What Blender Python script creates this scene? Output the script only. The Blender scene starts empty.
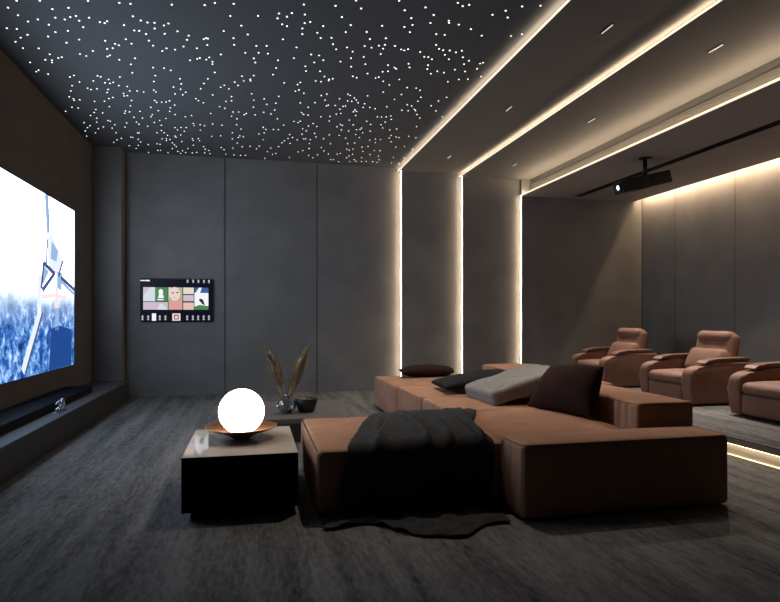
import bpy, bmesh, math, random
from mathutils import Vector, Matrix
R = random.Random(7)
C = bpy.context.scene.collection
PI = math.pi

# ------------------------------------------------------------------ materials
def mat(name, col, rough=.7, metal=0., spec=.5, emit=None, estr=1., sheen=0., noise=None, bump=None, coat=0., trans=0.):
    m = bpy.data.materials.new(name); m.use_nodes = True
    nt = m.node_tree; b = nt.nodes['Principled BSDF']
    b.inputs['Base Color'].default_value = (*col, 1)
    b.inputs['Roughness'].default_value = rough
    b.inputs['Metallic'].default_value = metal
    b.inputs['Specular IOR Level'].default_value = spec
    b.inputs['Sheen Weight'].default_value = sheen
    b.inputs['Coat Weight'].default_value = coat
    b.inputs['Transmission Weight'].default_value = trans
    if emit:
        b.inputs['Emission Color'].default_value = (*emit, 1)
        b.inputs['Emission Strength'].default_value = estr
    tc = nt.nodes.new('ShaderNodeTexCoord')
    def tex(scale, vec, detail=4):
        mp = nt.nodes.new('ShaderNodeMapping'); mp.inputs['Scale'].default_value = vec
        nt.links.new(tc.outputs['Object'], mp.inputs['Vector'])
        n = nt.nodes.new('ShaderNodeTexNoise'); n.inputs['Scale'].default_value = scale
        n.inputs['Detail'].default_value = detail
        nt.links.new(mp.outputs[0], n.inputs['Vector']); return n
    if noise:                                   # (scale, vec, low multiplier, high multiplier)
        n = tex(noise[0], noise[1])
        r = nt.nodes.new('ShaderNodeValToRGB')
        r.color_ramp.elements[0].position = .3; r.color_ramp.elements[1].position = .7
        r.color_ramp.elements[0].color = (*[c*noise[2] for c in col], 1)
        r.color_ramp.elements[1].color = (*[c*noise[3] for c in col], 1)
        nt.links.new(n.outputs['Fac'], r.inputs[0]); nt.links.new(r.outputs[0], b.inputs['Base Color'])
    if bump:                                    # (scale, vec, strength, distance)
        n = tex(bump[0], bump[1], 3)
        bp = nt.nodes.new('ShaderNodeBump'); bp.inputs['Strength'].default_value = bump[2]
        bp.inputs['Distance'].default_value = bump[3]
        nt.links.new(n.outputs['Fac'], bp.inputs['Height']); nt.links.new(bp.outputs[0], b.inputs['Normal'])
    return m

ONE = (1, 1, 1)
M = {}
M['wall'] = mat('wall_panel', (.19, .183, .183), .62, spec=.3, noise=(2.2, ONE, .88, 1.1), bump=(60, ONE, .08, .004))
M['screenwall'] = mat('screen_wall_brown', (.125, .112, .107), .8, spec=.2, noise=(2, ONE, .9, 1.1))
M['darkwall'] = mat('dark_wall', (.02, .02, .02), .9, spec=.1)
M['gap'] = mat('shadow_gap', (.012, .011, .011), .9, spec=.1)
M['ceil'] = mat('star_ceiling_blue', (.095, .098, .108), .85, spec=.15)
M['band'] = mat('ceiling_band', (.15, .145, .144), .75, spec=.2)
M['ledge'] = mat('ledge_dark', (.035, .034, .034), .5, spec=.3)
M['ledgetop'] = mat('ledge_top', (.09, .09, .092), .5, spec=.4)
M['sofa'] = mat('terracotta_velvet', (.36, .203, .138), .9, spec=.1, noise=(5, ONE, .88, 1.1), bump=(220, ONE, .15, .002))
M['piping'] = mat('brown_piping', (.06, .028, .017), .8)
M['recl'] = mat('brown_leather', (.205, .105, .072), .65, spec=.35, noise=(7, ONE, .88, 1.1), bump=(150, ONE, .12, .002))
M['pad'] = mat('armrest_dark_brown', (.125, .062, .041), .5, spec=.4)
M['brownpil'] = mat('dark_brown_linen', (.030, .016, .014), .9, spec=.05, noise=(90, ONE, .8, 1.2), bump=(300, ONE, .2, .002))
M['charpil'] = mat('charcoal_linen', (.022, .022, .025), .9, spec=.05, bump=(300, ONE, .2, .002))
M['greypil'] = mat('grey_linen', (.23, .227, .224), .9, spec=.1, noise=(14, ONE, .9, 1.1), bump=(300, ONE, .2, .002))
M['blanket'] = mat('charcoal_wool', (.042, .043, .046), .95, spec=.1, noise=(25, ONE, .85, 1.2), bump=(320, ONE, .3, .003))
M['black'] = mat('black_lacquer', (.004, .004, .004), .6, spec=.12)
M['blackm'] = mat('black_metal', (.008, .008, .009), .4, spec=.4)
M['top'] = mat('beige_stone', (.62, .54, .47), .05, spec=.6, noise=(3.5, (1, 1, 1), .93, 1.05), coat=.3)
M['copper'] = mat('copper', (.50, .25, .12), .35, metal=1.)
M['chrome'] = mat('chrome', (.8, .8, .8), .15, metal=1.)
M['glass'] = mat('smoked_glass', (.75, .78, .8), .03, spec=.6, trans=1.)
M['globe'] = mat('globe_light', (1, 1, 1), .5, emit=(1., .93, .84), estr=10.)
M['led'] = mat('warm_led', (1, .9, .75), .5, emit=(1., .78, .53), estr=32.)
M['ledlip'] = mat('warm_led_lip', (1, .9, .75), .5, emit=(1., .84, .60), estr=1.15)
M['ledup'] = mat('warm_led_cove', (1, .9, .75), .5, emit=(1., .76, .50), estr=32.)
M['ledstep'] = mat('warm_led_step', (1, .9, .75), .5, emit=(1., .77, .51), estr=22.)
M['ledwash'] = mat('warm_led_wash', (1, .9, .75), .5, emit=(1., .72, .44), estr=125.)
M['ledplat'] = mat('warm_led_platform', (1, .9, .75), .5, emit=(1., .78, .50), estr=7.)
M['star'] = mat('star_point', (1, 1, 1), .5, emit=(.96, .98, 1.), estr=2.4)
M['dl'] = mat('downlight_lens', (.9, .9, .9), .4, emit=(1., .93, .85), estr=.8)
M['lens'] = mat('projector_lens', (.9, .95, 1), .2, emit=(.95, .98, 1.), estr=1.6)
M['table'] = mat('grey_stone_table', (.10, .093, .09), .45, spec=.4, noise=(3, (1, 3, 1), .85, 1.15))
M['tabled'] = mat('table_side', (.05, .043, .04), .6)
M['bowl'] = mat('dark_ceramic', (.018, .016, .016), .45)
M['pampas'] = mat('pampas_plume', (.34, .275, .195), .95, spec=.1, noise=(60, ONE, .7, 1.25))
M['stem'] = mat('dry_stem', (.12, .1, .06), .9)
M['grille'] = mat('grille_taupe', (.10, .092, .084), .6)
M['soffit'] = mat('soffit_taupe', (.33, .31, .298), .7, spec=.2)
def flat(name, col, s=1.):
    return mat(name, (0, 0, 0), .3, spec=.1, emit=col, estr=s)

def carpet():
    m = bpy.data.materials.new('streaked_carpet'); m.use_nodes = True
    nt = m.node_tree; b = nt.nodes['Principled BSDF']; b.inputs['Roughness'].default_value = .95
    b.inputs['Specular IOR Level'].default_value = .1
    tc = nt.nodes.new('ShaderNodeTexCoord')
    def noise(sc, vec, det, rough=.55):
        mp = nt.nodes.new('ShaderNodeMapping'); mp.inputs['Scale'].default_value = vec
        nt.links.new(tc.outputs['Object'], mp.inputs[0])
        n = nt.nodes.new('ShaderNodeTexNoise'); n.inputs['Scale'].default_value = sc; n.inputs['Detail'].default_value = det
        n.inputs['Roughness'].default_value = rough
        nt.links.new(mp.outputs[0], n.inputs['Vector']); return n
    a = noise(1., (6., .55, 1), 6, .65); f = noise(1., (38, 9, 1), 4, .7)
    mx = nt.nodes.new('ShaderNodeMix'); mx.data_type = 'FLOAT'; mx.inputs[0].default_value = .42
    nt.links.new(a.outputs['Fac'], mx.inputs[2]); nt.links.new(f.outputs['Fac'], mx.inputs[3])
    r = nt.nodes.new('ShaderNodeValToRGB'); e = r.color_ramp.elements
    e[0].position = .36; e[0].color = (.045, .046, .05, 1); e[1].position = .62; e[1].color = (.22, .218, .22, 1)
    nt.links.new(mx.outputs[0], r.inputs[0]); nt.links.new(r.outputs[0], b.inputs['Base Color'])
    f2 = noise(1., (170, 120, 1), 2)
    bp = nt.nodes.new('ShaderNodeBump'); bp.inputs['Strength'].default_value = .5; bp.inputs['Distance'].default_value = .01
    nt.links.new(f2.outputs['Fac'], bp.inputs['Height']); nt.links.new(bp.outputs[0], b.inputs['Normal'])
    return m
M['carpet'] = carpet()

# ------------------------------------------------------------------ mesh helpers
def obj(name, bm, m, parent=None, smooth=False, loc=None):
    bmesh.ops.recalc_face_normals(bm, faces=bm.faces)
    me = bpy.data.meshes.new(name); bm.to_mesh(me); bm.free()
    if isinstance(m, (list, tuple)):
        for x in m: me.materials.append(x)
    else: me.materials.append(m)
    if smooth:
        for p in me.polygons: p.use_smooth = True
    o = bpy.data.objects.new(name, me); C.objects.link(o)
    if parent: o.parent = parent
    if loc: o.location = loc
    return o
def tag(o, label, cat=None, group=None, kind=None):
    if label: o['label'] = label
    if cat: o['category'] = cat
    if group: o['group'] = group
    if kind: o['kind'] = kind
    return o
def thing(name, label, cat, loc=(0, 0, 0), rz=0, group=None):
    o = bpy.data.objects.new(name, None); o.empty_display_size = .1; C.objects.link(o)
    o.location = loc; o.rotation_euler = (0, 0, rz)
    return tag(o, label, cat, group)
def struct(name, bm, m):
    o = obj(name, bm, m); o['kind'] = 'structure'; return o
def box(bm, x0, x1, y0, y1, z0, z1, mi=0):
    v = [bm.verts.new(p) for p in ((x0,y0,z0),(x1,y0,z0),(x1,y1,z0),(x0,y1,z0),(x0,y0,z1),(x1,y0,z1),(x1,y1,z1),(x0,y1,z1))]
    for f in ((0,3,2,1),(4,5,6,7),(0,1,5,4),(1,2,6,5),(2,3,7,6),(3,0,4,7)):
        bm.faces.new([v[i] for i in f]).material_index = mi
    return v
def B(*boxes):
    bm = bmesh.new()
    for b in boxes: box(bm, *b)
    return bm
def bevbox(x0, x1, y0, y1, z0, z1, r=.006, seg=2):
    bm = B((x0, x1, y0, y1, z0, z1))
    bmesh.ops.bevel(bm, geom=bm.edges[:], offset=r, segments=seg, affect='EDGES', profile=.5)
    return bm
def lathe(prof, n=32, cx=0, cy=0, cz=0, bm=None):
    bm = bm or bmesh.new(); rings = []
    for r, z in prof:
        if r < 1e-5: rings.append([bm.verts.new((cx, cy, cz+z))])
        else: rings.append([bm.verts.new((cx+r*math.cos(2*PI*k/n), cy+r*math.sin(2*PI*k/n), cz+z)) for k in range(n)])
    for a, b in zip(rings, rings[1:]):
        for k in range(n):
            q = (k+1) % n
            if len(a) == 1 and len(b) == 1: continue
            if len(a) == 1: bm.faces.new((a[0], b[k], b[q]))
            elif len(b) == 1: bm.faces.new((a[k], a[q], b[0]))
            else: bm.faces.new((a[k], a[q], b[q], b[k]))
    return bm
def tube(path, r, n=8, closed=False, bm=None):
    bm = bm or bmesh.new(); P = [Vector(p) for p in path]; rings = []; N = len(P)
    rr = r if isinstance(r, (list, tuple)) else [r]*N
    for i, p in enumerate(P):
        a = P[i-1] if (i or closed) else P[i]; b = P[(i+1) % N] if (i < N-1 or closed) else P[i]
        t = (b-a).normalized(); up = Vector((0, 0, 1)) if abs(t.z) < .9 else Vector((1, 0, 0))
        x = t.cross(up).normalized(); y = t.cross(x).normalized()
        rings.append([bm.verts.new(p + rr[i]*(math.cos(2*PI*k/n)*x + math.sin(2*PI*k/n)*y)) for k in range(n)])
    M_ = N if closed else N-1
    for i in range(M_):
        a, b = rings[i], rings[(i+1) % N]
        for k in range(n): bm.faces.new((a[k], a[(k+1) % n], b[(k+1) % n], b[k]))
    if not closed:
        bm.faces.new(rings[0][::-1]); bm.faces.new(rings[-1])
    return bm
def coords(h, r, step):
    k = max(2, int(2*(h-r)/step)); out = [-h + r*t for t in (0, .2, .45, .72)]
    out += [-h+r + (2*(h-r))*i/k for i in range(k+1)]
    return out + [h - r*t for t in (.72, .45, .2, 0)]
def softbox(x0, x1, y0, y1, z0, z1, r=.05, step=.05, bulge=0., side=0., pleats=(), wr=0., wf=6., seed=0):
    """rounded upholstered block: crowned top, slightly swollen sides, gathered pleats on chosen faces, small wrinkles"""
    bm = bmesh.new(); cx, cy, cz = (x0+x1)/2, (y0+y1)/2, (z0+z1)/2
    h = Vector(((x1-x0)/2, (y1-y0)/2, (z1-z0)/2)); r = min(r, h.x*.95, h.y*.95, h.z*.95)
    cs = [coords(h[i], r, step) for i in range(3)]; vd = {}
    def V(p):
        key = tuple(round(c, 5) for c in p)
        if key in vd: return vd[key]
        p = Vector(p); q = Vector([max(-(h[i]-r), min(h[i]-r, p[i])) for i in range(3)]); d = p-q
        n = d.normalized(); s = q + n*r
        u, v, w = s.x/h.x, s.y/h.y, s.z/h.z
        if n.z > 0: s.z += n.z*bulge*(1-u*u)*(1-v*v)
        s.x += n.x*side*(1-w*w)*(1-v*v); s.y += n.y*side*(1-w*w)*(1-u*u)
        for ax, sg, cnt, amp in pleats:
            nn = n[ax]*sg
            if nn > .05:
                t = (v if ax == 0 else u)
                ph = t*cnt*PI + .6*math.sin(3*t+seed) + .25*w
                env = (.35+.65*max(0, w+.6)/1.6) * (1-abs(t)**6)
                k = -amp*nn*env*(1-abs(math.sin(ph)))**1.6
                s += n*k
        if wr:
            s += n*wr*(math.sin(wf*s.x+1.7*s.y*wf*.6+seed)*math.sin(wf*.8*s.y-wf*.5*s.z+2*seed))
        vd[key] = bm.verts.new((cx+s.x, cy+s.y, cz+s.z)); return vd[key]
    for ax in range(3):
        a, b = [(1, 2), (0, 2), (0, 1)][ax]
        for sg in (-1, 1):
            for i in range(len(cs[a])-1):
                for j in range(len(cs[b])-1):
                    quad = []
                    for di, dj in ((0,0),(1,0),(1,1),(0,1)):
                        p = [0, 0, 0]; p[ax] = sg*h[ax]; p[a] = cs[a][i+di]; p[b] = cs[b][j+dj]; quad.append(V(p))
                    try: bm.faces.new(quad)
                    except ValueError: pass
    return bm
def piping_loop(x0, x1, y0, y1, z, inset, r=.007, crown=0.):
    P = []; n = 14; rc = .05
    xa, xb, ya, yb = x0+inset, x1-inset, y0+inset, y1-inset
    for (cx, cy, a0) in ((xb-rc, ya+rc, -PI/2), (xb-rc, yb-rc, 0), (xa+rc, yb-rc, PI/2), (xa+rc, ya+rc, PI)):
        for k in range(5):
            a = a0 + PI/2*k/4; P.append((cx+rc*math.cos(a), cy+rc*math.sin(a), z))
    return tube(P, r, 6, closed=True)
def pillow(BL, BR, TR, TL, T, n=22, pinch=.07, wr=.008, seed=0, boxy=.45):
    bm = bmesh.new(); BL, BR, TR, TL = map(Vector, (BL, BR, TR, TL))
    N = ((BR-BL).cross(TL-BL)).normalized(); ctr = (BL+BR+TR+TL)/4
    def pos(u, v):
        s, t = (u+1)/2, (v+1)/2
        p = BL*(1-s)*(1-t)+BR*s*(1-t)+TR*s*t+TL*(1-s)*t
        k = 1 - pinch*((1-u*u)*(abs(v)**3) + (1-v*v)*(abs(u)**3))
        return ctr + (p-ctr)*k
    def th(u, v):
        e = max(0, (1-u*u)*(1-v*v)); w = T/2*(e**boxy)
        return w + wr*(e**.5)*math.sin(7*u+3*v+seed)*math.sin(5*v-2*u+seed*2)
    g = {}
    for s in (1, -1):
        for i in range(n+1):
            for j in range(n+1):
                u, v = math.sin((2*i/n-1)*PI/2), math.sin((2*j/n-1)*PI/2)
                edge = i in (0, n) or j in (0, n)
                if edge and s == -1: g[s, i, j] = g[1, i, j]; continue
                g[s, i, j] = bm.verts.new(pos(u, v) + N*s*(0 if edge else th(u, v)))
        for i in range(n):
            for j in range(n):
                bm.faces.new((g[s,i,j], g[s,i+1,j], g[s,i+1,j+1], g[s,i,j+1]))
    return bm
def prism_y(prof, y0, y1, bev=.0, seg=3):
    """profile in x,z extruded along y"""
    bm = bmesh.new()
    a = [bm.verts.new((x, y0, z)) for x, z in prof]; b = [bm.verts.new((x, y1, z)) for x, z in prof]
    n = len(prof); f0 = bm.faces.new(a); f1 = bm.faces.new(b[::-1])
    for i in range(n): bm.faces.new((a[i], b[i], b[(i+1) % n], a[(i+1) % n]))
    if bev:
        es = list(f0.edges)+list(f1.edges)
        bmesh.ops.bevel(bm, geom=es, offset=bev, segments=seg, affect='EDGES', profile=.5)
    return bm
def copy_tree(o, parent=None):
    c = o.copy(); C.objects.link(c)
    if parent: c.parent = parent
    for ch in list(o.children): copy_tree(ch, c)
    return c

# ------------------------------------------------------------------ the room
XL, XR, YF, YN = -2.42, 7.28, 10.3, -1.3
ZC = 3.92
struct('floor', B((XL-.1, XR+.1, YN-.1, YF+.2, -.1, 0)), M['carpet'])
struct('wall_left', B((XL-.12, XL, YN, YF+.2, 0, ZC+.1)), M['screenwall'])
struct('wall_front', B((XL-.12, XR+.12, YN-.12, YN, 0, ZC+.1)), M['darkwall'])
# far wall: panels with narrow joints over a dark backing; each panel group to the right stands a little prouder
struct('wall_back', B((XL, XR+.12, YF+.06, YF+.16, 0, ZC+.1)), M['gap'])
g = .007
struct('wall_back_panelling', B((-1.995, -.452-g, YF, YF+.06, 0, ZC), (-.452+g, 1.069-g, YF, YF+.06, 0, ZC), (1.069+g, 2.54, YF, YF+.06, 0, ZC),
                                (2.54, 3.65, YF-.07, YF+.06, 0, ZC), (3.65, 4.76, YF-.13, YF+.06, 0, ZC),
                                (4.76, 7.10, YF-.19, YF+.06, 0, ZC), (7.13, XR, YF-.14, YF+.06, 0, ZC)), M['wall'])
struct('trim_1', B((XL, -2.0, 10.03, YF+.06, 0, ZC)), M['wall'])           # pilaster in the left corner
struct('wall_right', B((XR+.012, XR+.12, YN, YF+.2, 0, ZC+.1)), M['gap'])
bm = bmesh.new(); ys = [YN, -1.17, .335, 1.84, 3.35, 4.855, 6.36, 7.872, 9.228, YF-.15]
for a, b in zip(ys, ys[1:]): box(bm, XR, XR+.012, a+g, b-g, 0, ZC)
struct('wall_right_panelling', bm, M['wall'])
struct('ceiling', B((XL, 2.54, YN, YF+.1, ZC, ZC+.1)), M['ceil'])
struct('trim_2', B((2.54, 3.65, YN, YF+.05, ZC-.07, ZC+.1)), M['band'])       # first dropped ceiling band
struct('trim_3', B((3.65, 4.94, YN, YF+.05, ZC-.13, ZC+.1)), M['band'])      # second dropped ceiling band
struct('trim_4', B((4.94, 7.08, YN, YF+.05, 3.48, ZC+.1), (4.765, 4.94, YN, YF-.19, 3.48, 3.515)), M['soffit'])  # lowered soffit and its lip
struct('trim_5', B((7.08, XR+.02, YN, YF+.05, ZC-.02, ZC+.1)), M['soffit'])  # closed top of the wall-wash slot
struct('trim_6', B((XL, -1.885, YN, 10.03, 0, .28)), M['ledge'])             # low ledge under the screen
struct('trim_7', B((XL, -1.88, YN, 10.03, .28, .292)), M['ledgetop'])        # its lighter top board
struct('trim_10', B((4.934, 4.94, YN, YF-.19, 3.516, 3.79)), mat('fascia_taupe', (.085, .078, .072), .7))
# raised platform for the recliners: riser set back under the nosing
struct('trim_8', B((4.31, XR, YN, YF-.19, .12, .172)), M['soffit'])
struct('trim_9', B((4.37, XR, YN, YF-.19, 0, .12)), mat('pale_riser', (.5, .47, .42), .7))
struct('floor_platform', B((4.312, XR, YN, YF-.19, .172, .18)), M['carpet'])

# ------------------------------------------------------------------ LED strips
def strip(name, label, boxes, m):
    return tag(obj(name, B(*boxes), m), label, 'light strip')
Y0 = 3.5
def cove(label, x, zt, zb, yb, yf):
    """light line at a ceiling step: glowing lip, upward strip behind it, then down the wall step"""
    t = thing('led_strip', label, 'light strip', (x, yb, 0))
    obj('ceiling_lip', B((-.045, -.041, Y0-yb, 0, zb, zb+.020)), M['ledlip'], t)
    obj('ceiling_strip', B((-.036, -.006, Y0-yb, 0, zb+.006, zb+.012)), M['ledstep'], t)
    obj('ceiling_channel', B((-.041, 0, Y0-yb, 0, zb, zb+.005)), M['band'], t)
    obj('wall_strip', B((-.006, 0, yf-yb, yf-yb+.022, .002, zb)), M['led'], t)
cove('warm light strip along the star ceiling edge, running down the far wall, leftmost of three', 2.54, ZC, ZC-.07, YF, YF-.07)
cove('warm light strip between the two ceiling bands, turning down the far wall, middle of three', 3.65, ZC-.07, ZC-.13, YF-.07, YF-.13)
s3 = thing('led_strip', 'warm light strip under the air grille, turning down the far wall, rightmost of three', 'light strip', (4.76, YF-.19, 0))
obj('wall_strip', B((-.006, 0, 0, .022, .002, 3.49)), M['led'], s3)
obj('lip_strip', B((-.001, .004, Y0-YF+.19, 0, 3.490, 3.512)), M['ledlip'], s3)
obj('cove_strip', B((.03, .075, Y0-YF+.19, -.002, 3.515, 3.525)), M['ledup'], s3)
strip('wall_washer_strip', 'warm light strip hidden in the slot above the right wall', ((7.081, 7.087, Y0, YF-.20, 3.60, 3.635), (XR-.07, XR-.057, Y0, YF-.20, 3.74, 3.75)), M['ledwash'])
ps = thing('platform_strip', 'warm light strip under the nosing of the recliner platform, along the floor', 'light strip', (4.34, 3.7, 0))
obj('nosing_strip', B((-.015, .012, 0, YF-.2-3.7, .113, .119)), M['ledplat'], ps)
obj('floor_line', B((.015, .029, 0, YF-.2-3.7, 0, .008)), M['ledlip'], ps)

# ------------------------------------------------------------------ air grille in the bulkhead face
gr = thing('air_grille', 'long slatted air grille above the right light strip', 'grille', (4.934, 3.0, 3.535))
obj('grille_frame', B((-.012, 0, 0, 7.1, .15, .16), (-.012, 0, 0, 7.1, 0, .012), (-.012, 0, .0, .02, .012, .15), (-.012, 0, 7.08, 7.1, .012, .15)), M['grille'], gr)
obj('grille_backing', B((-.003, 0, .02, 7.08, .012, .15)), M['gap'], gr)
bm = bmesh.new()
for k in range(7): box(bm, -.011, -.003, .02, 7.08, .016+k*.0192, .031+k*.0192)
obj('slats', bm, M['grille'], gr)

# ------------------------------------------------------------------ downlights
def downlight(x, y, label):
    zz = ZC-.07 if x < 3.6 else ZC-.13
    t = thing('linear_downlight', label, 'downlight', (x, y, zz))
    obj('housing', B((-.020, .020, -.095, .095, -.006, 0)), M['blackm'], t)
    obj('lens', B((-.002, .009, -.085, .085, -.0075, -.006)), M['dl'], t)
for x, nm in ((3.06, 'band nearest the star ceiling'), (4.19, 'band beside the air grille')):
    for y, w in ((4.76, 'nearest the viewer'), (6.86, 'midway along'), (9.15, 'nearest the far wall')):
        downlight(x, y, 'small slot downlight in the ceiling %s, %s' % (nm, w))

# ------------------------------------------------------------------ stars (fibre-optic points in the dark ceiling)
CAM_H, FPX, UX, VY = 1.3, 600., 390., 316.
TH = math.atan((390-253)/FPX); SN, CS = math.sin(TH), math.cos(TH)
def on_ceiling(u, v):
    x = (u-UX)/FPX; z = -(v-VY)/FPX; t = (ZC-CAM_H)/z
    return ((SN+x*CS)*t, (CS-x*SN)*t)
T1 = [(0,0,6,[(100,3),(239,3),(528,4),(716,16),(48,45),(108,91),(168,128),(227,116),(314,54),(411,46),(332,105),(389,116),(422,101),(456,95),(475,123),(534,105),(599,131),(628,138),(643,127),(744,150),(41,168),(101,173),(165,208),(124,225),(93,250),(138,288),(232,289),(293,147),(333,192),(407,184),(289,218),(399,255),(499,162),(475,237),(631,244),(755,235),(690,262),(713,271),(643,292),(676,288),(480,323),(518,335),(557,305),(645,338),(659,331),(716,358),(80,371),(181,374),(298,325),(272,358),(312,360),(312,374),(350,347),(371,342),(218,429),(231,420),(289,444),(145,467),(419,461),(444,452),(585,454),(604,460),(652,476),(719,461)]),
(130,0,6,[(3,22),(251,27),(448,30),(509,17),(622,22),(602,95),(768,94),(17,97),(65,122),(105,134),(147,136),(148,170),(204,152),(231,140),(26,182),(55,184),(96,203),(208,202),(285,187),(113,243),(138,273),(9,261),(352,213),(342,238),(321,278),(443,234),(457,227),(467,231),(464,270),(562,186),(668,153),(706,206),(621,228),(625,268),(758,274),(772,316),(692,316),(545,326),(194,306),(219,289),(271,297),(401,289),(360,361),(404,352),(419,347),(458,357),(476,344),(495,370),(495,384),(743,349),(752,374),(509,434),(31,349),(5,385),(14,436),(138,405),(204,408),(244,421),(152,453),(300,472),(467,472),(672,456),(742,453),(722,475)]),
(260,0,6,[(263,26),(453,34),(576,2),(607,50),(114,80),(191,78),(105,109),(162,99),(133,145),(162,156),(269,86),(268,138),(301,131),(254,170),(254,204),(379,156),(491,102),(544,150),(514,192),(344,196),(364,227),(429,226),(438,264),(457,295),(137,235),(40,274),(47,321),(108,361),(97,407),(78,447),(203,348),(219,284),(307,326),(355,332),(326,374),(380,360),(272,397),(276,426),(361,427),(387,458),(414,475),(436,472),(483,369),(522,284),(556,309),(546,348),(547,399),(557,457),(580,466),(640,191),(660,234),(628,275),(669,285),(713,273),(739,291),(749,268),(755,229),(733,154),(724,323),(622,341),(632,384),(645,441),(693,467),(712,462),(736,430),(768,390),(768,427)]),
(390,0,6,[(55,3),(88,61),(213,44),(262,89),(243,137),(407,16),(436,36),(475,28),(353,123),(354,136),(413,147),(485,174),(550,213),(615,88),(694,63),(706,104),(726,215),(128,108),(135,149),(86,161),(119,192),(30,275),(67,296),(86,302),(108,294),(181,311),(277,204),(328,209),(277,269),(295,292),(319,300),(329,328),(358,302),(353,355),(396,313),(431,304),(437,343),(474,364),(444,384),(206,340),(230,342),(251,355),(228,390),(224,414),(245,442),(284,427),(323,435),(389,418),(451,428),(540,381),(558,376),(523,412),(547,459),(27,405),(37,412),(111,382),(117,404),(56,476),(413,476),(467,474),(688,343)]),
(500,0,7.8,[(44,83),(60,137),(173,49),(315,43),(405,75),(275,211),(88,280),(171,266),(463,3)]),
(60,80,6,[(117,11),(200,5),(270,16),(299,20),(320,13),(563,8),(72,33),(65,65),(166,48),(186,57),(222,52),(289,56),(283,74),(353,33),(403,38),(418,64),(381,80),(385,95),(404,93),(463,65),(502,71),(563,60),(575,71),(681,42),(728,22),(724,54),(690,83),(754,73),(736,88),(55,100),(81,112),(85,121),(119,118),(207,128),(267,127),(293,111),(317,104),(429,122),(422,154),(72,162),(109,167),(34,187),(297,159),(568,122),(580,133),(610,132),(636,131),(657,124),(545,163),(688,150),(662,166),(658,187),(393,185),(388,199),(417,191),(480,187),(590,183),(215,176),(205,194),(256,197),(183,212),(221,228),(220,252),(444,223),(495,227),(554,207),(546,220),(635,230),(691,207),(752,220),(144,255),(165,285),(180,273),(152,305),(213,316),(230,291),(260,281),(288,243),(302,247),(329,268),(313,288),(336,316),(400,257),(390,282),(459,252),(474,264),(526,276),(566,254),(598,242),(608,271),(465,317),(475,317),(582,316),(608,303),(625,316),(690,285),(705,299),(726,284),(746,307),(757,285),(160,336),(171,387),(193,386),(323,373),(342,359),(368,349),(297,404),(314,411),(425,342),(437,344),(416,394),(470,354),(484,371),(470,391),(457,410),(530,387),(531,434),(582,382),(600,385),(587,422),(603,421),(613,352),(638,352),(645,331),(638,363),(660,356),(690,336),(724,329),(697,343),(731,369),(674,377),(687,389),(698,400),(674,411),(648,436),(735,424),(707,428),(724,440),(754,435),(768,411)]),
(190,80,6,[(83,20),(64,52),(184,43),(206,31),(233,52),(268,12),(288,32),(322,4),(363,4),(565,17),(645,27),(662,14),(633,67),(654,59),(683,79),(754,5),(35,111),(50,123),(80,136),(136,89),(215,128),(249,99),(249,124),(370,82),(382,120),(445,113),(460,145),(515,138),(532,97),(662,137),(750,135),(9,213),(124,200),(178,159),(209,169),(258,191),(249,217),(292,191),(282,232),(325,208),(338,201),(380,163),(391,209),(442,193),(486,203),(508,179),(524,232),(710,163),(670,196),(682,206),(708,210),(20,260),(25,272),(61,268),(87,274),(62,300),(136,263),(192,271),(280,268),(306,294),(439,283),(455,296),(445,317),(414,323),(501,296),(530,298),(562,270),(623,248),(648,255),(662,246),(711,275),(739,261),(761,278),(676,292),(697,305),(672,324),(748,320),(756,341),(130,337),(184,334),(254,316),(254,352),(290,344),(298,334),(320,340),(284,378),(440,357),(598,327),(588,350),(615,345),(643,359),(566,364),(551,376),(600,380),(682,352),(693,352),(722,357),(716,381),(14,352),(20,362),(50,352),(57,364),(20,391),(82,399),(91,414),(113,423),(120,442),(187,405),(204,418),(215,444),(257,408),(264,449),(313,400),(360,397),(399,412),(416,396),(484,408),(531,399),(464,429),(495,445),(515,440),(450,469),(303,452),(332,451),(596,464),(649,431),(677,423),(715,411),(712,451),(737,466),(766,449),(14,437),(40,434),(88,437)]),
(320,80,6,[(6,10),(52,3),(379,7),(416,29),(475,2),(522,45),(577,48),(600,60),(605,103),(587,127),(379,72),(489,86),(447,116),(767,10),(760,103),(711,126),(667,154),(696,185),(733,220),(8,93),(41,84),(30,120),(38,155),(50,150),(92,152),(117,112),(167,84),(181,92),(166,125),(190,127),(206,107),(218,119),(229,136),(285,94),(267,142),(258,164),(299,164),(331,171),(401,160),(119,175),(139,157),(153,155),(98,204),(125,200),(200,190),(210,179),(219,188),(214,213),(60,217),(55,245),(5,220),(176,240),(344,220),(369,222),(397,221),(425,215),(428,236),(280,247),(304,266),(391,252),(366,268),(376,287),(491,180),(529,184),(523,148),(550,155),(566,175),(574,184),(582,206),(599,227),(580,279),(419,299),(460,293),(532,337),(575,346),(101,280),(122,266),(134,272),(128,299),(172,305),(199,269),(219,298),(240,296),(250,287),(256,317),(301,306),(214,327),(236,345),(116,332),(55,329),(21,352),(154,348),(63,382),(166,382),(208,378),(299,360),(332,354),(332,376),(363,357),(427,332),(415,348),(457,341),(474,345),(427,370),(455,402),(507,399),(556,414),(8,404),(24,425),(50,443),(103,444),(122,440),(160,414),(175,420),(197,414),(195,445),(252,402),(288,398),(257,428),(325,424),(360,424),(300,447),(174,455),(160,466),(112,489),(178,488),(205,478),(216,487),(250,466),(248,489),(277,489),(316,490),(350,456),(343,494),(355,478),(65,477),(81,477),(440,463),(506,466),(429,497),(475,500)])]
pts = []
for ox, oy, s, lst in T1:
    for a, b in lst:
        u, v = ox+a/s, oy+b/s
        x, y = on_ceiling(u, v)
        if -2.39 < x < 2.47 and y < 10.24 and not any(abs(x-q[0]) < .012 and abs(y-q[1]) < .03 for q in pts): pts.append((x, y))
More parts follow.
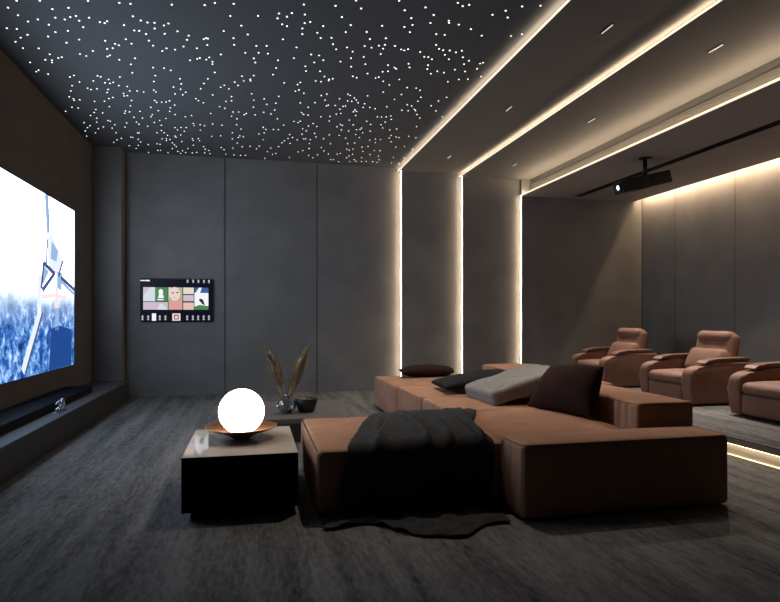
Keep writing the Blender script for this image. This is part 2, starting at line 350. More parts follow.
# a few more in the band of ceiling above the frame, which only side views could show
for k in range(40): pts.append((R.uniform(-2.3, 2.4), R.uniform(3.4, 4.0)))
n_meas = len(pts)-40
inview = sorted(pts[:n_meas], key=lambda p: p[0]**2+p[1]**2); rest = inview[300:] + pts[n_meas:]
def star_bm(r=.008):
    bm = bmesh.new(); n = 8
    top = bm.verts.new((0, 0, -r*.75))
    ring = [bm.verts.new((r*.75*math.cos(2*PI*k/n), r*.75*math.sin(2*PI*k/n), -r*.5)) for k in range(n)]
    base = [bm.verts.new((r*math.cos(2*PI*k/n), r*math.sin(2*PI*k/n), 0)) for k in range(n)]
    for k in range(n):
        q = (k+1) % n
        bm.faces.new((top, ring[q], ring[k])); bm.faces.new((ring[k], ring[q], base[q], base[k]))
    bm.faces.new(base)
    return bm
st0 = None
for x, y in inview[:300]:
    if st0 is None: o = st0 = obj('star_light', star_bm(), M['star'])
    else: o = st0.copy(); C.objects.link(o)
    o.location = (x, y, ZC)
    tag(o, 'tiny white star light set in the dark starry ceiling', 'star light', 'nearer star points of the ceiling')
bm = bmesh.new()
for x, y in rest:
    s = star_bm(.008); me = bpy.data.meshes.new('t'); s.transform(Matrix.Translation((x, y, ZC))); s.to_mesh(me); s.free(); bm.from_mesh(me); bpy.data.meshes.remove(me)
tag(obj('star_lights', bm, M['star']), 'dense field of tiny white star lights towards the far wall', 'star lights', kind='stuff')

# ------------------------------------------------------------------ cinema screen
def screen_mat():
    m = bpy.data.materials.new('film_picture'); m.use_nodes = True; nt = m.node_tree
    b = nt.nodes['Principled BSDF']; b.inputs['Base Color'].default_value = (0, 0, 0, 1); b.inputs['Roughness'].default_value = .6
    b.inputs['Specular IOR Level'].default_value = .1
    tc = nt.nodes.new('ShaderNodeTexCoord'); sp = nt.nodes.new('ShaderNodeSeparateXYZ'); nt.links.new(tc.outputs['Object'], sp.inputs[0])
    n1 = nt.nodes.new('ShaderNodeTexNoise'); n1.inputs['Scale'].default_value = 3.2; n1.inputs['Detail'].default_value = 8; n1.inputs['Roughness'].default_value = .68
    n1.inputs['Distortion'].default_value = .8
    nt.links.new(tc.outputs['Object'], n1.inputs['Vector'])
    def math_(op, a, b_):
        n = nt.nodes.new('ShaderNodeMath'); n.operation = op
        for i, q in enumerate((a, b_)):
            if isinstance(q, (int, float)): n.inputs[i].default_value = q
            else: nt.links.new(q, n.inputs[i])
        return n.outputs[0]
    t01 = math_('DIVIDE', math_('SUBTRACT', sp.outputs['Z'], 0.), 2.13)            # 0 at the foot, 1 at the top
    t01 = math_('ADD', t01, math_('MULTIPLY', math_('SUBTRACT', n1.outputs['Fac'], .5), .16))
    def ramp(src, stops):
        r = nt.nodes.new('ShaderNodeValToRGB'); e = r.color_ramp.elements
        e[0].position, e[0].color = stops[0][0], (*stops[0][1], 1); e[1].position, e[1].color = stops[-1][0], (*stops[-1][1], 1)
        for p, c in stops[1:-1]: q = e.new(p); q.color = (*c, 1)
        nt.links.new(src, r.inputs[0]); return r.outputs[0]
    n2 = nt.nodes.new('ShaderNodeTexNoise'); n2.inputs['Scale'].default_value = 6.5; n2.inputs['Detail'].default_value = 9; n2.inputs['Roughness'].default_value = .72
    n2.inputs['Distortion'].default_value = .3
    nt.links.new(tc.outputs['Object'], n2.inputs['Vector'])
    city = ramp(n2.outputs['Fac'], [(.36, (.006, .03, .15)), (.47, (.03, .12, .42)), (.54, (.14, .33, .72)), (.62, (.50, .70, .95)), (.70, (.85, .93, 1.))])
    haze = ramp(t01, [(.36, (.75, .86, .97)), (.46, (1.6, 1.9, 2.2)), (.58, (3.2, 3.9, 4.6)), (.8, (4.6, 5.5, 6.4))])
    hz = ramp(t01, [(.26, (0, 0, 0)), (.37, (.3, .3, .3)), (.50, (1, 1, 1))])
    mx = nt.nodes.new('ShaderNodeMix'); mx.data_type = 'RGBA'; nt.links.new(hz, mx.inputs[0])
    nt.links.new(city, mx.inputs[6]); nt.links.new(haze, mx.inputs[7])
    nt.links.new(mx.outputs[2], b.inputs['Emission Color']); b.inputs['Emission Strength'].default_value = 1.2
    return m
scr = thing('cinema_screen', 'large bright cinema screen on the left wall showing a blue city and mast', 'screen', (XL, 9.063, .62))
obj('screen_frame', B((0, .018, -4.27, .012, 0, .012), (0, .018, -4.27, .012, 2.13, 2.142), (0, .018, -4.282, -4.27, 0, 2.142), (0, .018, 0, .012, .012, 2.13), (0, .006, -4.27, 0, .012, 2.13)), M['blackm'], scr)
PX = XL+.0075
def polyx(bm, yz, k, mi):
    vs = [bm.verts.new((PX+k*.0012, y, z)) for y, z in yz]; bm.faces.new(vs).material_index = mi
def barx(bm, p, q, w, k, mi):
    (a, b), (c, d) = p, q; L = math.hypot(c-a, d-b); nx, nz = -(d-b)/L*w/2, (c-a)/L*w/2
    polyx(bm, [(a+nx, b+nz), (c+nx, d+nz), (c-nx, d-nz), (a-nx, b-nz)], k, mi)
bm = bmesh.new()
polyx(bm, [(4.793, .632), (9.063, .632), (9.063, 2.75), (4.793, 2.75)], 0, 0)
polyx(bm, [(8.10, 1.14), (8.40, 1.18), (8.92, 1.12), (8.94, .635), (8.0, .635)], 1, 5)          # dark blue tower block
polyx(bm, [(8.24, 1.12), (8.40, 1.12), (8.38, 1.58), (8.28, 1.58)], 1, 2)                        # hazy blue tower
polyx(bm, [(7.75, 1.50), (8.20, 1.53), (8.75, 1.52), (8.75, 1.56), (8.2, 1.58), (7.75, 1.55)], 2, 4)
polyx(bm, [(8.22, 1.40), (8.38, 1.40), (8.36, 1.66), (8.24, 1.66)], 3, 4)
barx(bm, (7.15, .70), (7.70, 1.37), .11, 4, 1); barx(bm, (7.235, .68), (7.77, 1.34), .035, 5, 3)  # slanting pole and its dark edge
barx(bm, (7.66, 1.33), (7.68, 1.78), .13, 4, 1)
barx(bm, (7.90, 2.75), (7.98, 2.30), .12, 4, 2); barx(bm, (7.97, 2.75), (8.02, 2.28), .025, 5, 3)  # upper column
polyx(bm, [(7.92, 2.22), (8.10, 2.32), (8.42, 2.10), (8.55, 1.99), (8.40, 1.86), (8.20, 1.82), (8.00, 1.90)], 4, 1)
polyx(bm, [(8.10, 2.22), (8.34, 2.12), (8.28, 1.98), (8.06, 2.0)], 5, 2)
barx(bm, (8.55, 2.03), (8.36, 1.80), .05, 6, 3); barx(bm, (7.92, 2.22), (7.90, 1.90), .05, 6, 3)
barx(bm, (7.80, 1.93), (8.20, 1.82), .06, 6, 3); barx(bm, (8.22, 1.84), (7.76, 1.60), .06, 6, 3); barx(bm, (7.80, 1.93), (7.73, 1.62), .06, 6, 3)
polyx(bm, [(7.80, 1.90), (8.0, 1.84), (7.78, 1.66)], 5, 2)
polyx(bm, [(8.30, 1.86), (8.52, 1.86), (8.48, 1.62), (8.30, 1.66)], 4, 2)
barx(bm, (8.45, 1.80), (9.06, 1.66), .055, 6, 3); barx(bm, (8.45, 1.75), (9.06, 1.60), .05, 5, 2)
for s in bm.verts: s.co -= Vector((XL, 9.063, .62))
pic = obj('picture', bm, [screen_mat(), flat('film_pale', (.84, .91, .98), 1.), flat('film_mid_blue', (.33, .50, .78)), flat('film_slate', (.07, .09, .24)), flat('film_pink', (1., .80, .82), 1.), flat('film_deep_blue', (.015, .07, .29))], scr)

# soundbar and ornament on the ledge
sb = thing('soundbar', 'long black soundbar on the ledge under the cinema screen', 'speaker', (-2.24, 6.6, .292))
bm = bevbox(-.17, .17, -2.6, 2.0, 0, .085, .008); obj('body', bm, M['black'], sb)
obj('speaker_grille', B((.170, .174, -2.55, 1.95, .012, .075)), M['charpil'], sb)
orn = thing('silver_ornament', 'small silver ornament standing on the ledge in front of the soundbar', 'ornament', (-1.98, 6.92, .292))
obj('base', bevbox(-.03, .03, -.13, .13, 0, .012, .004), M['chrome'], orn)
obj('lower_bar', tube([(0, -.12, .035), (0, -.02, .045), (0, .06, .06), (0, .11, .10)], [.012, .016, .02, .014], 10), M['chrome'], orn, True)
obj('upper_bar', tube([(0, -.13, .10), (0, -.03, .115), (0, .05, .14)], [.006, .009, .005], 10), M['chrome'], orn, True)
bm = bmesh.new(); tube([(0, .1+.045*math.cos(a*PI/8), .07+.05*math.sin(a*PI/8)) for a in range(16)], .013, 8, True, bm)
obj('ring', bm, M['chrome'], orn, True)
obj('upright', tube([(0, -.02, .01), (0, -.02, .11)], .006, 8), M['chrome'], orn, True)

# ------------------------------------------------------------------ wall display
tv = thing('wall_display', 'black touch display with picture tiles on the far wall', 'display', (-1.203, YF, 1.208))
W, Hh = 1.12, .70
obj('housing', bevbox(-W/2, W/2, -.045, 0, 0, Hh, .012), M['blackm'], tv)
dsp = obj('display_panel', B((-W/2+.015, W/2-.015, -.047, -.045, .015, Hh-.015)), flat('display_ink', (.004, .005, .012), 1.), tv)
def tp(px, py):    # crop position (7.5x, origin 125,265) to local x, z
    return ((px-115)/545*W-W/2, (422-py)/(422-98)*Hh)
def rect(bm, a, b, c, d, k=1, mi=0):
    x0, z0 = tp(a, d); x1, z1 = tp(c, b); y = -.047-.0008*k
    vs = [bm.verts.new(p) for p in ((x0, y, z0), (x1, y, z0), (x1, y, z1), (x0, y, z1))]; bm.faces.new(vs).material_index = mi
def poly(bm, pts_, k=2, mi=0):
    y = -.047-.0008*k; vs = [bm.verts.new((tp(a, b)[0], y, tp(a, b)[1])) for a, b in pts_]; bm.faces.new(vs).material_index = mi
def ell(cx, cy, rx, ry, n=16): return [(cx+rx*math.cos(2*PI*i/n), cy+ry*math.sin(2*PI*i/n)) for i in range(n)]
def tile(fn, mats, label=None):
    bm = bmesh.new(); fn(bm); o = obj('picture_tile', bm, mats, dsp)
    if label: o['label'] = label
    return o
Fw, Fg, Fl = flat('ui_pale_blue', (.72, .80, .86), .9), flat('ui_green', (.07, .27, .10), .9), flat('ui_lilac', (.70, .55, .68), .9)
Fs, Fh, Fp = flat('ui_skin', (.85, .70, .63), .95), flat('ui_blond', (.55, .47, .33), .9), flat('ui_pink', (.80, .38, .36), .9)
Fc, Fb, Fd, Fx = flat('ui_cream', (.85, .78, .62), .9), flat('ui_blue', (.06, .12, .38), .9), flat('ui_dark', (.03, .03, .04), 1), flat('ui_white', (.9, .92, .95), 1)
Fpe = flat('ui_peach', (.85, .58, .52), .9)
tile(lambda b: (rect(b, 138, 165, 226, 270), poly(b, [(138, 165), (190, 165), (150, 215), (138, 220)], 2, 1)), [Fw, Fl], 'pale blue picture tile')
tile(lambda b: (rect(b, 228, 165, 320, 270), poly(b, ell(268, 200, 17, 22), 2, 1), poly(b, [(255, 215), (283, 215), (292, 245), (246, 245)], 2, 1), rect(b, 243, 252, 288, 262, 2, 1)), [Fg, Fx], 'green picture tile with a pale figure')
tile(lambda b: (rect(b, 138, 275, 320, 332), poly(b, [(240, 332), (262, 285), (280, 290), (320, 332)], 2, 1)), [Fl, Fw], 'lilac picture tile')
tile(lambda b: (rect(b, 325, 165, 429, 332), poly(b, ell(372, 214, 40, 52), 2, 1), poly(b, [(335, 290), (365, 262), (400, 262), (429, 290), (429, 332), (325, 332)], 2, 2),
     poly(b, [(325, 165), (345, 165), (335, 200), (330, 250), (325, 262)], 3, 1), poly(b, ell(357, 206, 9, 5), 4, 3), poly(b, ell(391, 203, 9, 5), 4, 3), poly(b, ell(371, 240, 10, 4), 4, 2)), [Fh, Fs, Fp, Fd], 'portrait tile of a blond person')
tile(lambda b: rect(b, 435, 165, 515, 214), [Fc], 'cream picture tile')
tile(lambda b: rect(b, 435, 222, 515, 268), [Fl], 'small lilac picture tile')
tile(lambda b: rect(b, 435, 278, 515, 332), [Fpe], 'peach picture tile')
tile(lambda b: (rect(b, 520, 165, 626, 332), rect(b, 520, 165, 626, 205, 2, 1), poly(b, [(555, 165), (575, 165), (560, 215), (520, 230), (520, 215)], 3, 0), poly(b, [(560, 245), (585, 255), (600, 300), (580, 290), (555, 262)], 3, 3), poly(b, [(520, 310), (560, 295), (626, 305), (626, 332), (520, 332)], 2, 2)), [Fx, Fb, Fg, Fd], 'blue and white picture tile with a dark figure')
Fi = flat('ui_icon_grey', (.42, .43, .46), 1)
def icon(fn, mats): 
    bm = bmesh.new(); fn(bm); return obj('icon', bm, mats, dsp)
icon(lambda b: rect(b, 117, 112, 150, 120), [Fx]); icon(lambda b: rect(b, 153, 111, 187, 121), [Fx])
for x in (468, 510, 550, 592, 630): icon(lambda b: poly(b, [(x+8*math.cos(a), 112+8*math.sin(a)) for a in (2.6, 3.4, 4.2, 5.2, 6., 6.8)]+[(x+5, 130), (x-5, 130)]), [Fi])
for x in (133, 175, 260, 302, 465, 508, 548, 590, 630): icon(lambda b: poly(b, [(x-4, 402), (x-8, 402), (x-8, 410), (x+8, 410), (x+8, 402), (x+4, 402), (x+8, 384), (x+5, 375), (x-5, 375), (x-8, 384)]), [Fi])
icon(lambda b: rect(b, 202, 360, 233, 415), [Fx])
icon(lambda b: (rect(b, 353, 360, 414, 415), rect(b, 366, 370, 401, 406, 2, 1), rect(b, 373, 378, 394, 399, 3, 0)), [flat('ui_rose', (.9, .72, .70), .95), flat('ui_wine', (.16, .05, .06), 1)])

# ------------------------------------------------------------------ side table and globe lamp
st = thing('side_table', 'low black side table with a polished beige top at the sofa end', 'side table', (-.08, 4.48, 0))
obj('plinth', B((-.31, .32, -.44, .44, 0, .05)), M['black'], st)
obj('body', bevbox(-.363, .372, -.493, .487, .05, .385, .004), M['black'], st)
obj('table_top', bevbox(-.363, .372, -.493, .487, .385, .4, .003), M['black'], st)
obj('stone_inlay', B((-.360, .369, -.488, .484, .4, .4015)), M['top'], st)['label'] = 'glossy beige stone inlay'
lp = thing('globe_lamp', 'glowing white globe lamp on a copper dish', 'lamp', (-.082, 4.55, .4015))
obj('foot', lathe([(0, 0), (.055, 0), (.06, .004), (.085, .018), (.115, .034), (0, .034)], 40), M['blackm'], lp, True)
obj('dish', lathe([(0, .024), (.06, .024), (.12, .036), (.19, .058), (.258, .086), (.260, .092), (.254, .092), (.19, .068), (.12, .046), (.06, .036), (0, .034)], 56), M['copper'], lp, True)['label'] = 'wide copper dish'
n = 24
obj('globe', lathe([(.165*math.sin(PI*i/n), .197-.165*math.cos(PI*i/n)) for i in range(n+1)], 48), M['globe'], lp, True)['label'] = 'white glass globe'

# ------------------------------------------------------------------ coffee table with vase and bowl
ct = thing('coffee_table', 'low grey stone coffee table between side table and far wall', 'coffee table', (.45, 6.85, 0))
def slab(z0, z1, k=1.):
    bm = bmesh.new(); P = [(-.60, -.67), (.535, -.67), (.645, .68), (-.58, .68)]; Q = []
    cxm = [Vector(p)*k for p in P]
    for i, p in enumerate(cxm):
        a, b = cxm[i-1], cxm[(i+1) % 4]; da, db = (a-p).normalized()*.06, (b-p).normalized()*.06
        for t in range(6):
            s = t/5; Q.append((p+da)*(1-s)**2 + p*2*s*(1-s) + (p+db)*s*s)
    lo = [bm.verts.new((q.x, q.y, z0)) for q in Q]; hi = [bm.verts.new((q.x, q.y, z1)) for q in Q]; m_ = len(Q)
    bm.faces.new(lo[::-1]); bm.faces.new(hi)
    for i in range(m_): bm.faces.new((lo[i], lo[(i+1) % m_], hi[(i+1) % m_], hi[i]))
    return bm
obj('table_base', slab(0, .2, .9), M['tabled'], ct); obj('table_top', slab(.2, .25), M['table'], ct)
vs = thing('glass_vase', 'round glass vase holding pampas on the coffee table', 'vase', (.355, 6.55, .25))
prof = []
for i in range(2, 19):
    a = PI*i/20; prof.append((.100*math.sin(a), .088-.088*math.cos(a)))
prof = [(0, .003), (prof[0][0], .003)] + prof[1:] + [(.024, .180), (.026, .2), (.030, .203), (.020, .2), (.019, .178)] + [(max(0, r-.012), min(z, .165) if z > .09 else z+.012) for r, z in prof[::-1][2:]]
obj('glass_body', lathe(prof[:-1]+[(0, .018)], 36), M['glass'], vs, True)
obj('neck_ring', lathe([(.022, .183), (.032, .186), (.034, .195), (.032, .204), (.022, .206)], 24), M['chrome'], vs, True)
for i in range(5):
    a = .5+i*2*PI/5
    obj('bead', lathe([(.017*math.sin(PI*j/8), -.017*math.cos(PI*j/8)) for j in range(9)], 12, .094*math.cos(a), .094*math.sin(a), .085+.03*math.sin(2*a)), M['chrome'], vs, True)
def pampas(tip, bend, label):
    t = thing('pampas_stem', label, 'dried grass', (.355, 6.55, .28))
    def P(s): return Vector((0, 0, 0))*(1-s)**2 + Vector(bend)*2*s*(1-s) + Vector(tip)*s*s
    obj('stem', tube([P(i/12) for i in range(12)], .004, 6), M['stem'], t)
    bm = bmesh.new()
    core = [P(.22+.78*i/14) for i in range(15)]
    tube(core, [.004+.038*math.sin(PI*min(1, (i/14)**.8))**.7 for i in range(15)], 8, False, bm)
    for k in range(420):
        s = R.uniform(.2, .97); p = P(s); d = (P(min(1, s+.03))-p).normalized()
        w = math.sin(PI*((s-.18)/.84)**.8); a = R.uniform(0, 2*PI); x = d.cross(Vector((0, 1, .2))).normalized(); y = d.cross(x)
        o = (x*math.cos(a)+y*math.sin(a)); L = (.06+.06*R.random())*(.4+w)
        q = p+o*.022*w; e = q+o*L*.42*w+d*L+Vector((0, 0, -.01)); sd = d.cross(o)*.0035
        m_ = (q+e)/2+o*.006
        v = [bm.verts.new(c) for c in (q-sd, q+sd, m_+sd, e, m_-sd)]; bm.faces.new(v)
    obj('plume', bm, M['pampas'], t)
pampas((-.225, -.02, .71), (-.05, 0, .30), 'left pampas plume rising from the glass vase')
pampas((.235, .02, .70), (.05, 0, .30), 'right pampas plume rising from the glass vase')
bw = thing('dark_bowl', 'dark ribbed bowl beside the glass vase on the coffee table', 'bowl', (.57, 6.62, .25))
def ribbed(profile, n=48, k=16, amp=.005):
    bm = lathe(profile, n)
    for v in bm.verts:
        rr = math.hypot(v.co.x, v.co.y)
        if rr > .03:
            a = math.atan2(v.co.y, v.co.x); f = 1+amp/rr*math.cos(k*a); v.co.x *= f; v.co.y *= f
    return bm
obj('bowl_body', ribbed([(0, 0), (.065, 0), (.085, .02), (.108, .09), (.122, .145), (.113, .148), (.098, .09), (.075, .03), (0, .02)]), M['bowl'], bw, True)
bm = tube([(.121*math.cos(2*PI*i/32), .121*math.sin(2*PI*i/32), .147) for i in range(32)], .006, 6, True); obj('rim', bm, M['bowl'], bw, True)

# ------------------------------------------------------------------ sofa modules
def sofa(name, label, x0, x1, y0, y1, zt, bul, pl, seed):
    t = thing(name, label, 'sofa', (x0, y0, 0))
    T = Matrix.Translation((-x0, -y0, 0))
    def add(nm, bm, m, sm=True):
        bm.transform(T); return obj(nm, bm, m, t, sm)
    add('seat', softbox(x0, x1, y0, y1, .012, zt, .04, .025, bul, .012, pl, .004, 5., seed), M['sofa'])
    return t, add
FX0, FX1, FY0, FY1, FZ, FB = .40, 2.78, 3.86, 5.16, .425, .04
t, add = sofa('sofa_module', 'front terracotta sofa module with dark throw, low arm and back', FX0, FX1, FY0, FY1, FZ, FB, ((0, -1, 5, .006),), 1)
def pipe3(x0, x1, y0, y1, z, r=.0065):
    return piping_loop(x0, x1, y0, y1, z+.004, .009, r)
add('piping', pipe3(FX0, FX1, FY0, FY1, FZ-.016), M['piping'])
add('seat_cushion', softbox(1.66, 2.75, 3.90, 5.06, .33, .452, .055, .05, .05, .01, (), .004, 6., 3), M['sofa'])
add('armrest', softbox(1.65, 3.185, 3.49, 3.845, .012, .487, .035, .025, .012, .006, ((0, -1, 3, .022),), .003, 6., 2), M['sofa'])
add('arm_piping', pipe3(1.65, 3.185, 3.49, 3.845, .477, .005), M['sofa'])
add('backrest', softbox(2.78, 3.285, 3.94, 5.16, .012, .65, .035, .014, .015, .006, ((0, -1, 6.5, .032),), .003, 6., 4), M['sofa'])
add('back_piping', pipe3(2.78, 3.285, 3.94, 5.16, .638, .005), M['sofa'])
t, add = sofa('sofa_module', 'terracotta sofa module behind the throw, grey pillow on it', 1.745, 2.86, 5.19, 6.14, .43, .02, ((0, -1, 3, .05),), 5)
add('piping', pipe3(1.745, 2.86, 5.19, 6.14, .418, .005), M['sofa'])
add('backrest', softbox(2.86, 3.42, 5.19, 6.14, .012, .65, .035, .045, .012, .006, ((0, -1, 8, .02),), .003, 6., 6), M['sofa'])
t, add = sofa('sofa_module', 'terracotta sofa module with charcoal pillow against a tan back block', 1.73, 2.83, 6.17, 7.20, .432, .02, ((0, -1, 3.6, .05),), 7)
add('piping', pipe3(1.73, 2.83, 6.17, 7.20, .42, .005), M['sofa'])
add('backrest', softbox(2.84, 3.47, 6.20, 7.20, .012, .685, .035, .045, .03, .006, ((0, -1, 8, .02),), .003, 6., 8), M['sofa'])
add('back_piping', pipe3(2.84, 3.47, 6.20, 7.20, .673, .005), M['sofa'])
t, add = sofa('sofa_module', 'farthest terracotta sofa module, backless with pleated end and brown pillow', 1.70, 3.47, 7.23, 8.45, .432, .02, ((0, -1, 4, .05),), 9)
add('piping', pipe3(1.70, 3.47, 7.23, 8.45, .42, .005), M['sofa'])

# pillows
def pil(name, label, bm, m, cord=None):
    return tag(obj(name, bm, m, None, True), label, 'pillow')
pil('throw_pillow', 'flat dark brown pillow lying on the farthest sofa module', pillow((1.97, 7.98, .525), (2.74, 7.92, .525), (2.87, 8.36, .525), (2.04, 8.42, .525), .17, seed=1), M['brownpil'])
pil('throw_pillow', 'large dark brown pillow leaning on the front sofa back', pillow((2.44, 5.06, .475), (2.61, 4.27, .49), (2.735, 4.30, .895), (2.69, 5.06, .845), .29, seed=2, pinch=.05), M['brownpil'])
pil('throw_pillow', 'charcoal pillow behind the pale grey pillow, lying against the tan back block', pillow((2.03, 6.22, .515), (2.90, 6.24, .63), (2.90, 6.82, .64), (2.05, 6.80, .52), .13, seed=3, boxy=.28, pinch=.03), M['charpil'])
bm = softbox(-.42, .42, -.345, .345, -.075, .075, .04, .022, .02, .0, (), .006, 15., 4)
bm.transform(Matrix.Translation((2.61, 5.71, .61)) @ Matrix.Rotation(math.radians(3), 4, 'Z') @ Matrix.Rotation(math.radians(-15.5), 4, 'Y'))
pil('throw_pillow', 'pale grey quilted pillow propped up beside the large brown pillow', bm, M['greypil'])

# ------------------------------------------------------------------ throw blanket
def seat_z(x, y):
    u = (x-(FX0+FX1)/2)/((FX1-FX0)/2); v = (y-(FY0+FY1)/2)/((FY1-FY0)/2)
    z = FZ + FB*max(0, 1-u*u)*max(0, 1-v*v) + .006
    if 1.62 < x < 2.78 and 3.88 < y < 5.08:
        a = (x-2.205)/.545; b = (y-4.48)/.58
        e = .452+.05*max(0, 1-a*a)*max(0, 1-b*b)
        d = min(1, min(x-1.62, y-3.88, 5.08-y)/.06)
        z = max(z, z*(1-d)+e*d)
    return z
def sm(a, b, x):
    t = max(0, min(1, (x-a)/(b-a))); return t*t*(3-2*t)
def blanket():
    bm = bmesh.new(); NU, NV = 90, 110; G = []
    Lback, Ltop, Ldrop, Lfl = .13, FY1-FY0-.02, FZ-.01, .42
    tot = Lback+Ltop+Ldrop+Lfl
    for j in range(NV+1):
        t = tot*j/NV; row = []
        for i in range(NU+1):
            s = i/NU
            # edges: left edge slants from back to front, right edge likewise
            f = max(0, min(1, (t-Lback)/Ltop))
            xl = 1.03+(.60-1.03)*f; xr = 1.93+(1.612-1.93)*sm(0, .8, f)
            if t > Lback+Ltop:
                h = (t-Lback-Ltop)/(Ldrop+Lfl); xl = .60-.20*h; xr = 1.612-.05*h-.01*math.sin(h*5)
            x = xl+(xr-xl)*s
            fold = .009*(math.sin(x*23+1.5*f+.6*math.sin(9*x))+.6*math.sin(x*41-2*f+1))*(.35+.65*sm(.7, 1.3, x))
            crease = .016*sm(0, .02, x-(1.216-.431*f*1.05))
            bunch = .010*math.exp(-((f-.06)/.14)**2)*(1+math.sin(x*31))*sm(1.05, 1.35, x)
            tp = min(1, (1-s)/.06)
            ridge = sum(a*math.exp(-((x-x0-k*f+.012*math.sin(7*f+x0*9))/wd)**2) for x0, k, wd, a in ((1.24, -.10, .016, .030), (1.36, -.05, .020, .036), (1.47, .02, .014, .026), (1.60, -.06, .018, .034), (1.74, -.22, .02, .02), (1.10, -.30, .03, .012)))
            fine = .003*math.sin(34*x+26*f+2*math.sin(11*x))*sm(.9, 1.3, x)+.002*math.sin(60*x-21*f)
            lift = .010+(max(0, fold+.010)+crease+bunch+ridge+max(0, fine+.002))*tp*(.3+.7*sm(.05, .4, f))
            if t < Lback:
                q = (Lback-t); y = FY1-.0+.004*math.sin(x*20)+.014+.01; z = seat_z(x, FY1-.02)-.005-q+lift*.4
                y = FY1+.018
            elif t <= Lback+Ltop:
                y = FY1-.01-(t-Lback); z = seat_z(x, y)+lift
                e = max(0, 1-(y-FY0)/.05); z -= .018*e*e
            elif t <= Lback+Ltop+Ldrop:
                d = t-Lback-Ltop; c = sm(0, .05, d)
                y = FY0-.022*c-(max(0, fold)*1.2+ridge*.8)*sm(0, .15, d)-.012-.02*sm(.25, .42, d); z = seat_z(x, FY0+.01)+lift*(1-c)-.012*c-d*1.0
                z = max(z, .012)
            else:
                d = t-Lback-Ltop-Ldrop
                lim = .15 + .30*sm(.72, 1.02, x) - .17*sm(1.18, 1.55, x) + .025*math.sin(x*17)
                d = d/Lfl*lim
                y = FY0-.066-d-max(0, fold)*.3; z = .012+max(0, .010*math.sin(d*38+x*17)+.012*math.sin(x*29-d*14))*sm(0, .05, d)
            row.append(bm.verts.new((x, y, z)))
        G.append(row)
    for j in range(NV):
        for i in range(NU): bm.faces.new((G[j][i], G[j][i+1], G[j+1][i+1], G[j+1][i]))
    bmesh.ops.recalc_face_normals(bm, faces=bm.faces)
    return bm
bl = tag(obj('throw_blanket', blanket(), M['blanket'], None, True), 'charcoal throw blanket draped over the front sofa module and onto the carpet', 'blanket')
sd = bl.modifiers.new('thick', 'SOLIDIFY'); sd.thickness = .007; sd.offset = 1

# ------------------------------------------------------------------ recliners
def recliner():
    t = thing('recliner', 'recliner', 'recliner')
    prof = [(.03, .02), (.0, .10), (-.01, .30), (-.005, .40), (.02, .445), (.06, .47), (.12, .482), (.22, .495), (.40, .53), (.88, .555), (.93, .53), (.95, .40), (.93, .02)]
    for s in (-1, 1):
        y0, y1 = (-.51, -.33) if s < 0 else (.33, .51)
        a = obj('armrest', prism_y(prof, y0, y1, .035, 4), M['recl'], t)
        for p in a.data.polygons: p.use_smooth = True
        a.data.set_sharp_from_angle(angle=math.radians(40))
        pp = [(.20, .532), (.23, .520), (.40, .538), (.85, .560), (.885, .572), (.875, .588), (.84, .596), (.40, .584), (.25, .562)]
        q = obj('arm_pad', prism_y(pp, y0+.008, y1-.008, .008, 2), M['pad'], a); q['label'] = 'dark brown arm pad'
    obj('base', softbox(.03, .90, -.335, .335, .02, .27, .03, .05), M['recl'], t, True)
    obj('footrest', softbox(.0, .12, -.325, .325, .03, .255, .03, .04, 0, .008, ((0, -1, 4, .008),)), M['recl'], t, True)
    obj('seat_cushion', softbox(-.015, .66, -.325, .325, .255, .385, .06, .04, .03, .012, (), .003, 8), M['recl'], t, True)
    def lean(bm, x, z, ang):
        bm.transform(Matrix.Translation((x, 0, z)) @ Matrix.Rotation(ang, 4, 'Y')); return bm
    obj('backrest', lean(softbox(.06, .22, -.325, .325, -.02, .56, .06, .05, .0, .015), .60, .36, math.radians(12)), M['recl'], t, True)
    obj('back_cushion', lean(softbox(-.05, .14, -.315, .315, -.01, .325, .06, .04, .01, .03, (), .004, 8), .565, .39, math.radians(27)), M['recl'], t, True)
    obj('headrest', lean(softbox(-.07, .11, -.29, .29, -.005, .145, .07, .025, .0, .012, (), .003, 9), .785, .775, math.radians(10)), M['recl'], t, True)
    return t
r0 = recliner()
for i, (y, lab) in enumerate(((8.77, 'brown leather recliner on the platform, farthest of three, in the far corner'),
                              (6.90, 'brown leather recliner on the platform, middle of three'),
                              (5.30, 'brown leather recliner on the platform, nearest of three, cut off by the frame'))):
    o = r0 if i == 0 else copy_tree(r0)
    o.location = (5.275, y, .18); o['label'] = lab; o['group'] = 'recliners on the platform'

# ------------------------------------------------------------------ soffit track and projector
tk = thing('ceiling_track', 'black linear track set along the lowered ceiling', 'track', (5.76, 3.0, 3.48))
obj('channel', B((-.055, -.045, 0, 6.9, -.012, 0), (.045, .055, 0, 6.9, -.012, 0), (-.045, .045, 0, 6.9, -.004, 0)), M['black'], tk)
for yy in (3.5, 5.2, 6.5): obj('track_spot', lathe([(0, -.03), (.03, -.03), (.034, -.012), (.034, -.004), (0, -.004)], 20, 0, yy, 0), M['blackm'], tk, True)
pj = thing('projector', 'black ceiling projector hanging from a pole, aimed at the screen', 'projector', (5.275, 7.29, 3.48))
obj('ceiling_plate', lathe([(0, 0), (.09, 0), (.09, -.015), (.03, -.022), (0, -.022)], 28), M['blackm'], pj, True)
obj('pole', tube([(0, 0, -.02), (0, 0, -.27)], .03, 16), M['blackm'], pj, True)
ROT = Matrix.Translation((-.02, 0, -.335)) @ Matrix.Rotation(math.radians(-14), 4, 'Y')
bm = bevbox(-.41, .37, -.11, .11, -.085, .085, .015, 3); bm.transform(ROT); bd = obj('projector_body', bm, M['blackm'], pj)
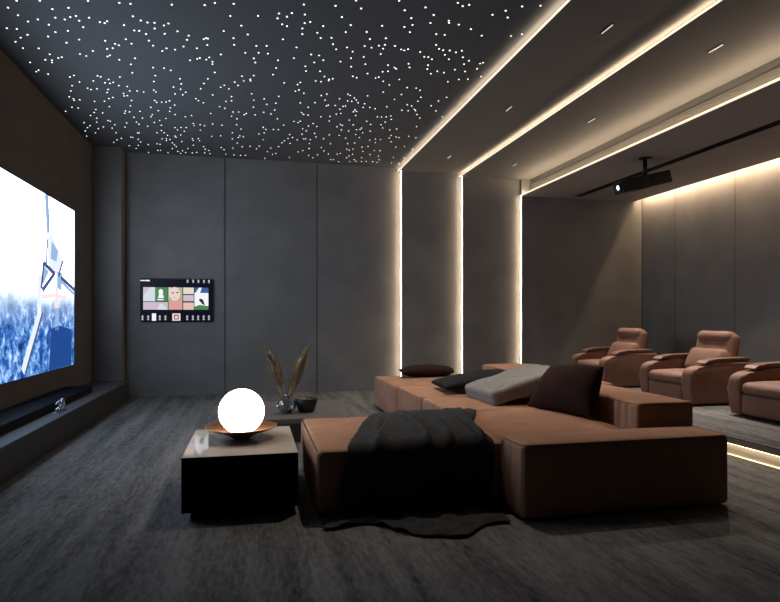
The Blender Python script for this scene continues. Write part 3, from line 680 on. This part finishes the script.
bm = B((-.10, -.0, -.118, .118, -.092, .095)); bm.transform(ROT); obj('mount_collar', bm, mat('navy_collar', (.012, .022, .032), .4), pj)
RL = ROT @ Matrix.Translation((-.41, -.03, .0)) @ Matrix.Rotation(-PI/2, 4, 'Y')
bm = lathe([(.058, -.01), (.062, .0), (.062, .028), (.04, .03), (.034, .012)], 28); bm.transform(RL); ln = obj('lens_ring', bm, M['blackm'], bd, True)
bm = lathe([(0, .030), (.024, .028), (.034, .022), (.034, .012), (0, .012)], 24); bm.transform(RL); obj('lens', bm, M['lens'], ln, True)['label'] = 'glowing white lens'

# ------------------------------------------------------------------ light
def lamp(kind, loc, energy, col, rad=.02, rot=(0, 0, 0), size=None, blend=.8):
    l = bpy.data.lights.new(kind.lower(), kind); l.energy = energy; l.color = col
    l.shadow_soft_size = rad
    if kind == 'SPOT': l.spot_size = size; l.spot_blend = blend
    o = bpy.data.objects.new('fitted_or_added_spot', l); C.objects.link(o); o.location = loc; o.rotation_euler = rot  # shared by track and downlight lamps and the added star-ceiling fill spots
    return o
# added fill spots under the star ceiling, for the sofa tops and carpet
for (x, y, e) in ((1.3, 5.3, 165), (1.9, 6.9, 165), (2.0, 8.4, 110), (-.3, 6.2, 16), (.4, 8.6, 16)):
    lamp('SPOT', (x, y, ZC-.035), e, (1., .82, .65), .03, (0, 0, 0), math.radians(86), .7)
# small spots of the ceiling track above the recliners, aimed down and a little back along the row
def aim(o, p): o.rotation_euler = (Vector(p)-o.location).to_track_quat('-Z', 'Y').to_euler()
for (x, y), p, e, a in (((5.76, 6.5), (5.35, 5.15, .5), 430, 84), ((5.76, 8.2), (5.40, 6.85, .5), 430, 84), ((5.76, 9.5), (5.45, 8.6, .5), 330, 68)):
    aim(lamp('SPOT', (x, y, 3.44), e, (1., .85, .72), .03, (0, 0, 0), math.radians(a), .8), p)
aim(lamp('SPOT', (4.25, 9.15, ZC-.15), 60, (1., .85, .72), .03, (0, 0, 0), math.radians(50), .8), (5.8, 7.4, .9))
aim(lamp('SPOT', (3.10, 6.86, ZC-.10), 130, (1., .83, .66), .03, (0, 0, 0), math.radians(36), .8), (3.05, 4.75, .65))
for y in (4.76, 6.86, 9.15):
    lamp('SPOT', (3.10, y, ZC-.09), 22, (1., .84, .68), .03, (0, 0, 0), math.radians(95), .9)

w = bpy.data.worlds.new('dark'); bpy.context.scene.world = w; w.use_nodes = True
w.node_tree.nodes['Background'].inputs[0].default_value = (0, 0, 0, 1)

# ------------------------------------------------------------------ camera and output
cam = bpy.data.cameras.new('camera'); co = bpy.data.objects.new('camera', cam); C.objects.link(co)
co.location = (0, 0, CAM_H); co.rotation_euler = (PI/2, 0, -TH)
cam.sensor_fit = 'HORIZONTAL'; cam.sensor_width = 36; cam.lens = 36*FPX/780
cam.shift_y = 15/780; cam.clip_start = .05
sc = bpy.context.scene; sc.camera = co
sc.view_settings.view_transform = 'Standard'; sc.view_settings.look = 'None'
sc.view_settings.gamma = 1; sc.view_settings.use_curve_mapping = False; sc.view_settings.exposure = 0
sc.cycles.use_denoising = True
sc.cycles.max_bounces = 6; sc.cycles.diffuse_bounces = 3
sc.cycles.sample_clamp_indirect = 4
